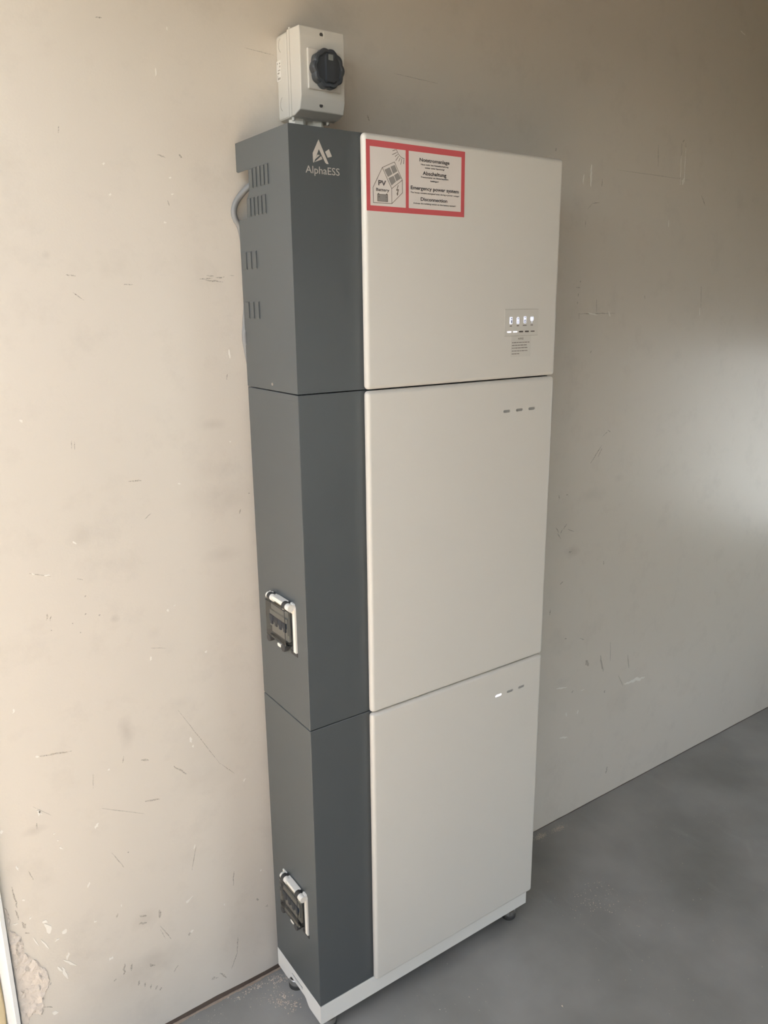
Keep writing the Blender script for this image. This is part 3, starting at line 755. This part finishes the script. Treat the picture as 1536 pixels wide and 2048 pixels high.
for a, b in (((54.9, -13.3), (61.0, -11.0)), ((54.0, -19.4), (63.0, -15.4)), ((59.9, -21.8), (64.9, -18.2)), ((61.3, -27.9), (67.1, -20.8)), ((67.5, -28.6), (70.4, -23.3)), ((71.6, -33.4), (73.7, -24.4)), ((77.3, -32.0), (78.3, -24.8))):
    stroke(bm, H(a, b), .0009, yk)
sheet(bm, H((65.6, -67.0), (61.6, -76.2), (65.0, -75.5), (63.3, -80.6), (62.4, -80.4), (64.0, -84.6), (66.2, -80.9), (65.2, -80.9), (67.2, -73.6), (63.6, -74.2), (66.6, -67.2)), yk)
stroke(bm, H((22.5, -84.3), (43.6, -84.0), (43.7, -95.4), (22.6, -95.4), (22.5, -84.3)), .0007, yk)
sheet(bm, H((23.4, -84.0), (23.4, -82.7), (26.0, -82.7), (26.0, -84.0)), yk); sheet(bm, H((40.4, -84.0), (40.4, -82.5), (43.0, -82.5), (43.0, -84.0)), yk)
stroke(bm, H((24.2, -88.3), (27.0, -88.3)), .0006, yk - .0002); stroke(bm, H((25.6, -86.9), (25.6, -89.7)), .0006, yk - .0002); stroke(bm, H((39.6, -88.2), (42.4, -88.2)), .0006, yk - .0002)
finish('house_drawing', bm, 'ink_brown', stk)
for q in (((37.3, -44.7), (48.1, -39.8), (54.2, -50.1), (44.5, -55.6)), ((49.8, -38.8), (58.8, -35.2), (64.5, -45.0), (55.4, -49.7)), ((45.5, -57.3), (56.2, -52.8), (61.0, -61.9), (51.9, -68.7)), ((57.4, -51.8), (65.7, -47.0), (71.9, -55.6), (62.4, -61.2))):
    bm = bmesh.new(); sheet(bm, H(*q), yk); finish('solar_panel', bm, 'pv_grey', stk)
bm = bmesh.new(); sheet(bm, H((22.6, -84.4), (43.5, -84.1), (43.6, -95.3), (22.7, -95.3)), yk, .00015); finish('battery_symbol', bm, 'pv_grey', stk)
yt = YD - .0006
for s, a, b, w, c, mt, bo in (('PV', 24.2, -70.0, 16.2, 8.3, 'ink', .022), ('Battery', 19.6, -79.3, 27.2, 5.0, 'ink', .014),
    ('Notstromanlage', 112.1, -24.9, 67.2, 5.9, 'ink', .024), ('Haus steht bei Netzabschaltung', 114.9, -30.6, 62.0, 2.4, 'ink', .026), ('weiter unter Spannung!', 123.5, -35.5, 44.2, 2.4, 'ink', .026),
    ('Abschaltung', 118.9, -46.3, 53.4, 6.1, 'ink', .024), ('Trennschalter am Batteriesystem', 114.9, -51.2, 62.3, 2.4, 'ink', .026), ('betätigen!', 136.2, -56.6, 18.6, 2.4, 'ink', .026),
    ('Emergency power system', 92.7, -71.5, 109.2, 6.0, 'ink', .024), ('The house remains energised even during a power outage!', 92.2, -77.6, 110.6, 2.4, 'ink', .026),
    ('Disconnection', 114.6, -89.1, 60.6, 5.8, 'ink', .024), ('Activate the isolating switch on the battery system!', 98.2, -95.0, 96.4, 2.4, 'ink', .026)):
    lettering('lettering', s, SX + a / 1000, SZ + b / 1000, w / 1000, c / 1000, yt, mt, stk, bo)

# display film with lit icons
disp = box_obj('display', (.4612, YD - .0004, 1.4637), (.5543, YD + .0004, 1.5152), 'overlay', inv); tag(disp, 'small display film with four lit icons and a row of indicators')
yi = YD - .0004
def icon(shapes, mat, name, th=.00025):
    b = bmesh.new()
    for s in shapes: sheet(b, s, yi, th)
    return finish(name, b, mat, disp)
icon([rrect(.4745, 1.4870, .4818, 1.5008, .0012)], 'lit_soft', 'lit_icon'); icon([rrect(.4784, 1.4968, .4806, 1.4990, .0004), rrect(.4782, 1.4886, .4806, 1.4945, .0004)], 'icon_dark', 'icon_detail', .0005)
icon([[(.4937, 1.4880), (.4945, 1.4872), (.5000, 1.4872), (.5008, 1.4880), (.5008, 1.4985), (.5000, 1.4996), (.4984, 1.5004), (.4972, 1.5011), (.4960, 1.5004), (.4945, 1.4996), (.4937, 1.4985)]], 'lit_soft', 'lit_icon')
icon([rrect(.4956, 1.4976, .4992, 1.4985, .0003)] + [rrect(.4956, 1.4886 + k * .0024, .4992, 1.4891 + k * .0024, .0002) for k in range(4)], 'icon_dark', 'icon_detail', .0005)
icon([rrect(.5131, 1.4878, .5205, 1.5015, .0014)], 'lit_soft', 'lit_icon'); icon([rrect(.5147, 1.4988, .5196, 1.4998, .0003), rrect(.5148, 1.4935, .5189, 1.4948, .0003), rrect(.5148, 1.4893, .5159, 1.4935, .0003), rrect(.5179, 1.4893, .5189, 1.4935, .0003), rrect(.5148, 1.4890, .5189, 1.4898, .0003)], 'icon_dark', 'icon_detail', .0005)
icon([[(.5359, 1.4884), (.5369, 1.4884), (.5371, 1.4930), (.5390, 1.4918), (.5407, 1.4940), (.5412, 1.4975), (.5404, 1.5003), (.5385, 1.5008), (.5366, 1.4990), (.5345, 1.5008), (.5325, 1.5003), (.5316, 1.4975), (.5321, 1.4940), (.5338, 1.4918), (.5358, 1.4930)]], 'lit_soft', 'lit_icon')
for k, (cx, w) in enumerate(((.4780, .0060), (.4972, .0064), (.5165, .0104), (.5363, .0066))):
    icon([rrect(cx - w / 2, 1.4822 + k * .0003, cx + w / 2, 1.4842 + k * .0003, .0004)], 'ink_soft', 'caption', .0003)
for k in range(5):
    icon([pill(.4742 + k * .0163, 1.4716, .0112, .0027 if k < 2 else (.0029 if k < 4 else .0019))], 'lit' if k < 2 else 'slot_dark', 'indicator', .0004)
icon([rrect(.4612, 1.4632, .5543, 1.4640, .0002)], 'film_line', 'film_edge', .0003); icon([rrect(.4612, 1.5150, .5543, 1.5157, .0002)], 'film_line', 'film_edge', .0003)
note = box_obj('notice_label', (.4795, YD - .0002, 1.4218), (.5360, YD + .0004, 1.4628), 'overlay', inv); tag(note, 'small beige notice label below the display')
lettering('heading', 'NOTICE', .4995, 1.4562, .0145, .0036, YD - .0004, 'ink_soft', note, .03)
for k, (w, z) in enumerate(((.0490, 1.4502), (.0440, 1.4448), (.0460, 1.4394), (.0435, 1.4336), (.0210, 1.4279))):
    b = bmesh.new(); x = .4829; first = x
    while x < first + w - .002:
        l = min(rnd.uniform(.003, .010), first + w - x); sheet(b, rrect(x, z - .0008, x + l, z + .0008, .0005), YD - .0002); x += l + .0011
    finish('text_line', b, 'ink_soft', note)

# --- the two battery units
def breaker(parent, dz):
    """weatherproof breaker window on the left side of a battery unit"""
    z = lambda v: v + dz
    asm = bpy.data.objects.new('breaker_window', None)
    bm = bmesh.new()
    fr = bm
    # backing frame with rounded top, open in the middle
    y0, y1 = -0.1795, -0.0585
    prism(bm, [(y0, z(.884)), (y0 + .0095, z(.884)), (y0 + .0095, z(.9640)), (y0 + .0150, z(.9700)), (y0 + .0150, z(.9840)), (y0 + .004, z(.9835)), (y0, z(.9765))], 0, 0.0002, -.0035)
    box(bm, (-.0030, y0 + .0100, z(.962)), (0.0002, y1 - .0145, z(.980)), .0008)
    f = finish('breaker_frame', bm, 'white_plastic', parent)
    tag(f, 'white frame around the smoked breaker window')
    # hinge along the top edge
    hx, hz, hr = -.0100, .9770, .0080
    for (a, b_, mat, nm) in ((-.1785, -.1650, 'white_plastic', 'hinge_knuckle'), (-.1650, -.1540, 'smoked_edge', 'hinge_roller'), (-.1120, -.1020, 'white_plastic', 'hinge_knuckle'), (-.1020, -.0925, 'smoked_edge', 'hinge_roller'), (-.0925, -.0860, 'white_plastic', 'hinge_knuckle')):
        b = bmesh.new(); cyl(b, (hx, a, z(hz)), (hx, b_, z(hz)), hr if 'roller' in nm else hr * .86, n=20)
        box(b, (hx, a + .0004, z(hz) - .004), (-.001, b_ - .0004, z(hz) + .005))
        finish(nm, b, mat, f)
    b = bmesh.new(); box(b, (hx - .0055, -.1540, z(hz) - .0015), (-.001, -.1120, z(hz) + .0068), .0012); prism(b, [(-.1540, z(hz)), (-.1495, z(hz)), (-.1540, z(hz) - .0085)], 0, hx - .0050, hx + .003); finish('hinge_bar', b, 'white_plastic', f)
    # breaker with its toggles behind the cover
    b = bmesh.new()
    box(b, (-.0045, -.1555, z(.898)), (0.0002, -.0830, z(.960)), .0006); box(b, (-.0080, -.1555, z(.912)), (-.0045, -.0830, z(.946)), .0006)
    finish('breaker_body', b, 'breaker', f)
    for k in range(4):
        yc = -.1465 + k * .0180
        b = bmesh.new(); prism(b, [(yc - .0078, z(.9365)), (yc + .0078, z(.9365)), (yc + .0078, z(.9270)), (yc + .0025, z(.9240)), (yc + .0025, z(.9185)), (yc - .0050, z(.9185)), (yc - .0050, z(.9250)), (yc - .0078, z(.9270))], 0, -.0080, -.0106)
        finish('toggle', b, 'toggle', f)
    # smoked cover: five thin faces with dark moulded edges
    b = bmesh.new(); cx, ya, yb2, za, zb2 = -.0145, -.1610, -.0775, z(.8925), z(.9690)
    i_ = .0020
    P = {k: b.verts.new(p) for k, p in {'a': (-.001, ya, za), 'b': (-.001, yb2, za), 'c': (-.001, yb2, zb2), 'd': (-.001, ya, zb2), 'A': (cx, ya + i_, za + i_), 'B': (cx, yb2 - i_, za + i_), 'C': (cx, yb2 - i_, zb2 - i_), 'D': (cx, ya + i_, zb2 - i_)}.items()}
    for q in ('ABCD', 'abBA', 'bcCB', 'cdDC', 'daAD'): b.faces.new([P[c] for c in q])
    cov = finish('cover', b, 'smoked', f); tag(cov, 'smoked clear cover')
    b = bmesh.new()
    A, B, C, D = Vector((cx, ya + i_, za + i_)), Vector((cx, yb2 - i_, za + i_)), Vector((cx, yb2 - i_, zb2 - i_)), Vector((cx, ya + i_, zb2 - i_))
    for p, q, r in ((A, D, .0007), (D, C, .0008), (B, A, .0006), (D, Vector((-.002, ya, zb2)), .0007), (A, Vector((-.002, ya, za)), .0006)): cyl(b, p, q, r, n=8)
    finish('cover_edge', b, 'smoked_edge', f)
    for yk2 in (-.0840, -.1450):
        b = bmesh.new(); lathe(b, (0, yk2, z(.8860)), [(.0055, 0.0), (.0055, -.003), (.0078, -.004), (.0078, -.0125), (.0070, -.0140)], 0, 20); finish('thumb_screw', b, 'rubber', f)
    b = bmesh.new(); prism(b, rrect(-.1330, z(.8815), -.1190, z(.8885), .0030), 0, -.001, -.0120); finish('latch_tab', b, 'white_plastic', f)
    box_obj('dark_strip', (-.0014, -.1800, z(.8755)), (.0002, -.1550, z(.8835)), 'rubber', f, .0004)  # thin dark strip just below the frame's lower front corner
    return f

def battery(label, z0, z1, dz, lit):
    t = thing('battery_unit', label, 'battery', (W_ / 2, -0.12, z0), 'stacked battery units')
    bm = bmesh.new(); box(bm, (0, YF, z0 + .0008), (W_ - .004, YB, z1 - .0008), .0012, 2); finish('case', bm, 'anthracite', t)
    d = make_door(t, z0, z1)
    zs = z1 - .0652
    spots = [(.4747, zs), (.5101, zs), (.5459, zs)]
    bm = bmesh.new()
    for (x, zz) in spots: prism(bm, pill(x, zz, .0196, .0056), 1, YD + .0022, YD - .004)
    cut(d, bm)
    for k, (x, zz) in enumerate(spots):
        b = bmesh.new(); prism(b, pill(x, zz, .0190, .0050), 1, YD + .0026, YD + (.0003 if k == 0 and lit else .0014))
        o = finish('indicator', b, 'lit' if k == 0 and lit else 'slot', t)
        if k == 0 and lit: tag(o, 'lit white indicator')
    if not lit:
        box_obj('seam_lip', (-0.0005, YF + .0006, z1 - .0125), (0.0002, -.135, z1 - .0115), 'anthracite', t)
    breaker(t, dz)
    return t
battery('middle cabinet unit, three unlit grey indicators on its white door', ZS2, ZS1, 0.0, False)
battery('lowest cabinet unit, first of its three door indicators glowing white', ZD, ZS2, -0.6475, True)

# --- plinth on levelling feet
pl = thing('plinth', 'white plinth on levelling feet under the lowest battery unit', 'plinth', (W_ / 2, -0.12, 0))
bm = bmesh.new()
prism(bm, [(YF, ZD), (YF, ZB), (-.168, ZB), (-.162, ZB + .003), (-.152, .0480), (-.146, .0505), (-.086, .0505), (-.081, .0480), (-.075, .0385), (-.070, .0335), (-.064, ZB - .002), (YB, ZB - .002), (YB, ZD)], 0, 0.0, 0.0025)
so = finish('side_plate', bm, 'plinth', pl)
bm = bmesh.new(); prism(bm, pill(-.1140, .0622, .0520, .0075), 0, -.004, .0026); cut(so, bm)
bm = bmesh.new(); box(bm, (0.0, YF - .0006, ZB), (W_ - .003, YF + .002, ZD), .0005, 1); finish('front_plate', bm, 'plinth', pl)
bm = bmesh.new(); box(bm, (W_ - .0055, YF + .002, ZB), (W_ - .003, YB, ZD)); finish('side_plate', bm, 'plinth', pl)
bm = bmesh.new(); box(bm, (0.0025, YF + .002, ZD - .004), (W_ - .0055, YB, ZD)); finish('top_plate', bm, 'anthracite', pl)
foot = None
for (x, y) in ((.0225, -.066), (.030, -.196), (.568, -.196), (.568, -.066)):
    if foot is None:
        bm = bmesh.new(); lathe(bm, (x, y, 0), [(.0165, .0105), (.0172, .0120), (.0172, .0240), (.0150, .0255), (.0070, .0265), (.0070, ZD - .004)], 2, 28)
        foot = finish('foot', bm, 'steel', pl)
        bm = bmesh.new(); lathe(bm, (x, y, 0), [(.0172, 0.0), (.0180, .002), (.0178, .0085), (.0165, .0105)], 2, 28); pad = finish('foot_pad', bm, 'rubber', foot)
        base_xy = (x, y)
    else:
        f = clone(foot, pl, (x - base_xy[0], y - base_xy[1], 0)); clone(pad, f, (x - base_xy[0], y - base_xy[1], 0))

# ------------------------------------------------------------------ rotary isolator on the wall
BX0, BX1, BZ0, BZ1 = .0990, .1900, 1.8555, 1.9965
sw = thing('isolator_switch', 'light grey wall switch box with black rotary knob above the cabinet', 'switch', ((BX0 + BX1) / 2, 0, BZ0))
bm = bmesh.new(); box(bm, (BX0, -.0425, BZ0), (BX1, -.0002, BZ1), .0055, 3); finish('body', bm, 'abs', sw)
bm = bmesh.new(); box(bm, (BX0, -.0508, BZ0 + .0003), (BX1, -.0436, BZ1 - .0003), .0003, 1); finish('lid_rim', bm, 'abs', sw)
bm = bmesh.new(); box(bm, (BX0 + .0008, -.0530, BZ0 + .0014), (BX1 - .0008, -.0400, BZ1 - .0012), .001, 1); finish('lid_seal', bm, 'abs_line', sw)
bm = bmesh.new()
prism(bm, [(-.0520, BZ1), (-.0870, BZ1 - .0022), (-.0886, 1.9800), (-.0880, 1.8835), (-.0820, 1.8625), (-.0620, BZ0 + .0005), (-.0520, BZ0 + .0005)], 0, BX0, BX1)
bmesh.ops.recalc_face_normals(bm, faces=bm.faces[:])
bmesh.ops.dissolve_limit(bm, angle_limit=0.01, verts=bm.verts[:], edges=bm.edges[:])
bmesh.ops.bevel(bm, geom=bm.edges[:], offset=.0016, segments=2, profile=.5, affect='EDGES', clamp_overlap=True)
lid = finish('lid', bm, 'abs', sw)
bm = bmesh.new(); box(bm, (.1125, -.0925, 1.8955), (.1795, -.0875, 1.9605), .0016, 2); finish('knob_plate', bm, 'abs', sw)
# ten-lobed knob with a raised grip and a pointer mark
KC = (.146, 1.928)
bm = bmesh.new(); n = 80; rings = []
for (k, y) in ((.97, -.0930), (1.0, -.0950), (1.0, -.1060), (.93, -.1090), (.80, -.1095), (.74, -.1070)):
    rings.append([bm.verts.new((KC[0] + math.cos(a) * rr_, y, KC[1] + math.sin(a) * rr_)) for a in [i * math.tau / n for i in range(n)] for rr_ in [.0318 * k * (1 + .030 * math.cos(10 * a) - (.02 if abs(math.cos(5 * a)) < .12 else 0))]])
for a, b in zip(rings, rings[1:]):
    for i in range(n): bm.faces.new((a[i], a[(i + 1) % n], b[(i + 1) % n], b[i]))
bm.faces.new(rings[0]); bm.faces.new(rings[-1])
knob = finish('knob', bm, 'knob', sw); tag(knob, 'black ten-lobed rotary knob')
bm = bmesh.new(); prism(bm, rrect(KC[0] - .0085, KC[1] - .0225, KC[0] + .0085, KC[1] + .0225, .004), 1, -.1065, -.1135); finish('grip', bm, 'knob', knob)
bm = bmesh.new(); sheet(bm, rrect(KC[0] - .0048, KC[1] + .0115, KC[0] + .0048, KC[1] + .0205, .0008), -.1135); finish('pointer_mark', bm, 'knob_mark', knob)
for (x, z, yy) in ((.1430, 1.9850, -.0880), (.1410, 1.8725, -.0850)):
    bm = bmesh.new(); lathe(bm, (x, yy, z), [(.0034, .004), (.0034, -.0003)], 1, 16); s = finish('lid_screw', bm, 'hole', sw)
    bm = bmesh.new(); stroke(bm, [(x + .0046, z - .0050), (x + .0052, z), (x + .0046, z + .0055)], .0014, yy - .0002, .0006); finish('screw_crescent', bm, 'white_plastic', s)  # pale crescent along one side of the screw hole
for (zc, yc) in ((1.9780, -.0225), (1.8820, -.0215)):
    bm = bmesh.new()
    arc = [(yc + .0105 * math.cos(R(a)), zc + .0118 * math.sin(R(a))) for a in range(-70, 71, 10)]
    for (p, q) in zip(arc, arc[1:]): cyl(bm, (BX0 - .0001, *p), (BX0 - .0001, *q), .00042, n=6)
    finish('knockout_ring', bm, 'abs_line', sw)
lab = box_obj('rating_label', (BX0 - .0003, -.0178, 1.9218), (BX0 + .0003, -.0012, 1.9552), 'label', sw); tag(lab, 'small white rating label with faint print')
bm = bmesh.new()
for (a, b, c, d) in ((-.0155, 1.9490, -.0115, 1.9515), (-.0065, 1.9495, -.0040, 1.9525), (-.0155, 1.9435, -.0125, 1.9465), (-.0150, 1.9385, -.0060, 1.9400), (-.0110, 1.9335, -.0045, 1.9362), (-.0150, 1.9240, -.0045, 1.9275), (-.0060, 1.9275, -.0045, 1.9320)):
    box(bm, (BX0 - .0005, a, b), (BX0 - .0002, c, d))
finish('label_print', bm, 'abs_line', lab)
for (x, y) in ((.1215, -.030), (.1600, -.030)):
    bm = bmesh.new(); cyl(bm, (x, y, BZ0 + .001), (x, y, BZ0 - .0095), .0155, n=6); cyl(bm, (x, y, BZ0 - .0095), (x, y, BZ0 - .0200), .0125, .0105, 20); g = finish('cable_gland', bm, 'white_plastic', sw)
    bm = bmesh.new(); cyl(bm, (x, y, BZ0 - .019), (x, y, ZT + .0005), .0062, n=16); finish('conduit_stub', bm, 'cable', g)
for (x, z) in ((.1040, BZ0 - .001), (.1760, BZ0 - .001)):
    bm = bmesh.new(); lathe(bm, (x, -.048, z), [(.0028, .003), (.0028, -.004), (.0020, -.005)], 2, 12); finish('hinge_pin', bm, 'abs', sw)
bm = bmesh.new(); lathe(bm, (.1030, -.048, BZ1), [(.0028, -.002), (.0028, .003), (.0020, .004)], 2, 12); finish('hinge_pin', bm, 'abs', sw)

# ------------------------------------------------------------------ grey cable looping out behind the top unit
bm = bmesh.new()
tube(bm, [(.060, -.046, 1.765), (.040, -.036, 1.752), (.0225, -.0225, 1.7365), (.0075, -.0135, 1.7200), (-.0022, -.0108, 1.7045), (-.0050, -.0105, 1.6905), (-.0020, -.0106, 1.6785), (.0060, -.0108, 1.6640), (.0110, -.0106, 1.63), (.0120, -.0106, 1.55), (.0060, -.0106, 1.495), (.0035, -.0106, 1.468), (.0070, -.0106, 1.44), (.014, -.0106, 1.39), (.03, -.0106, 1.25)], .0055, 14, 6)
o = finish('cable', bm, 'cable', None, True); tag(o, 'grey cable looping out between the wall and the top unit', 'cable')
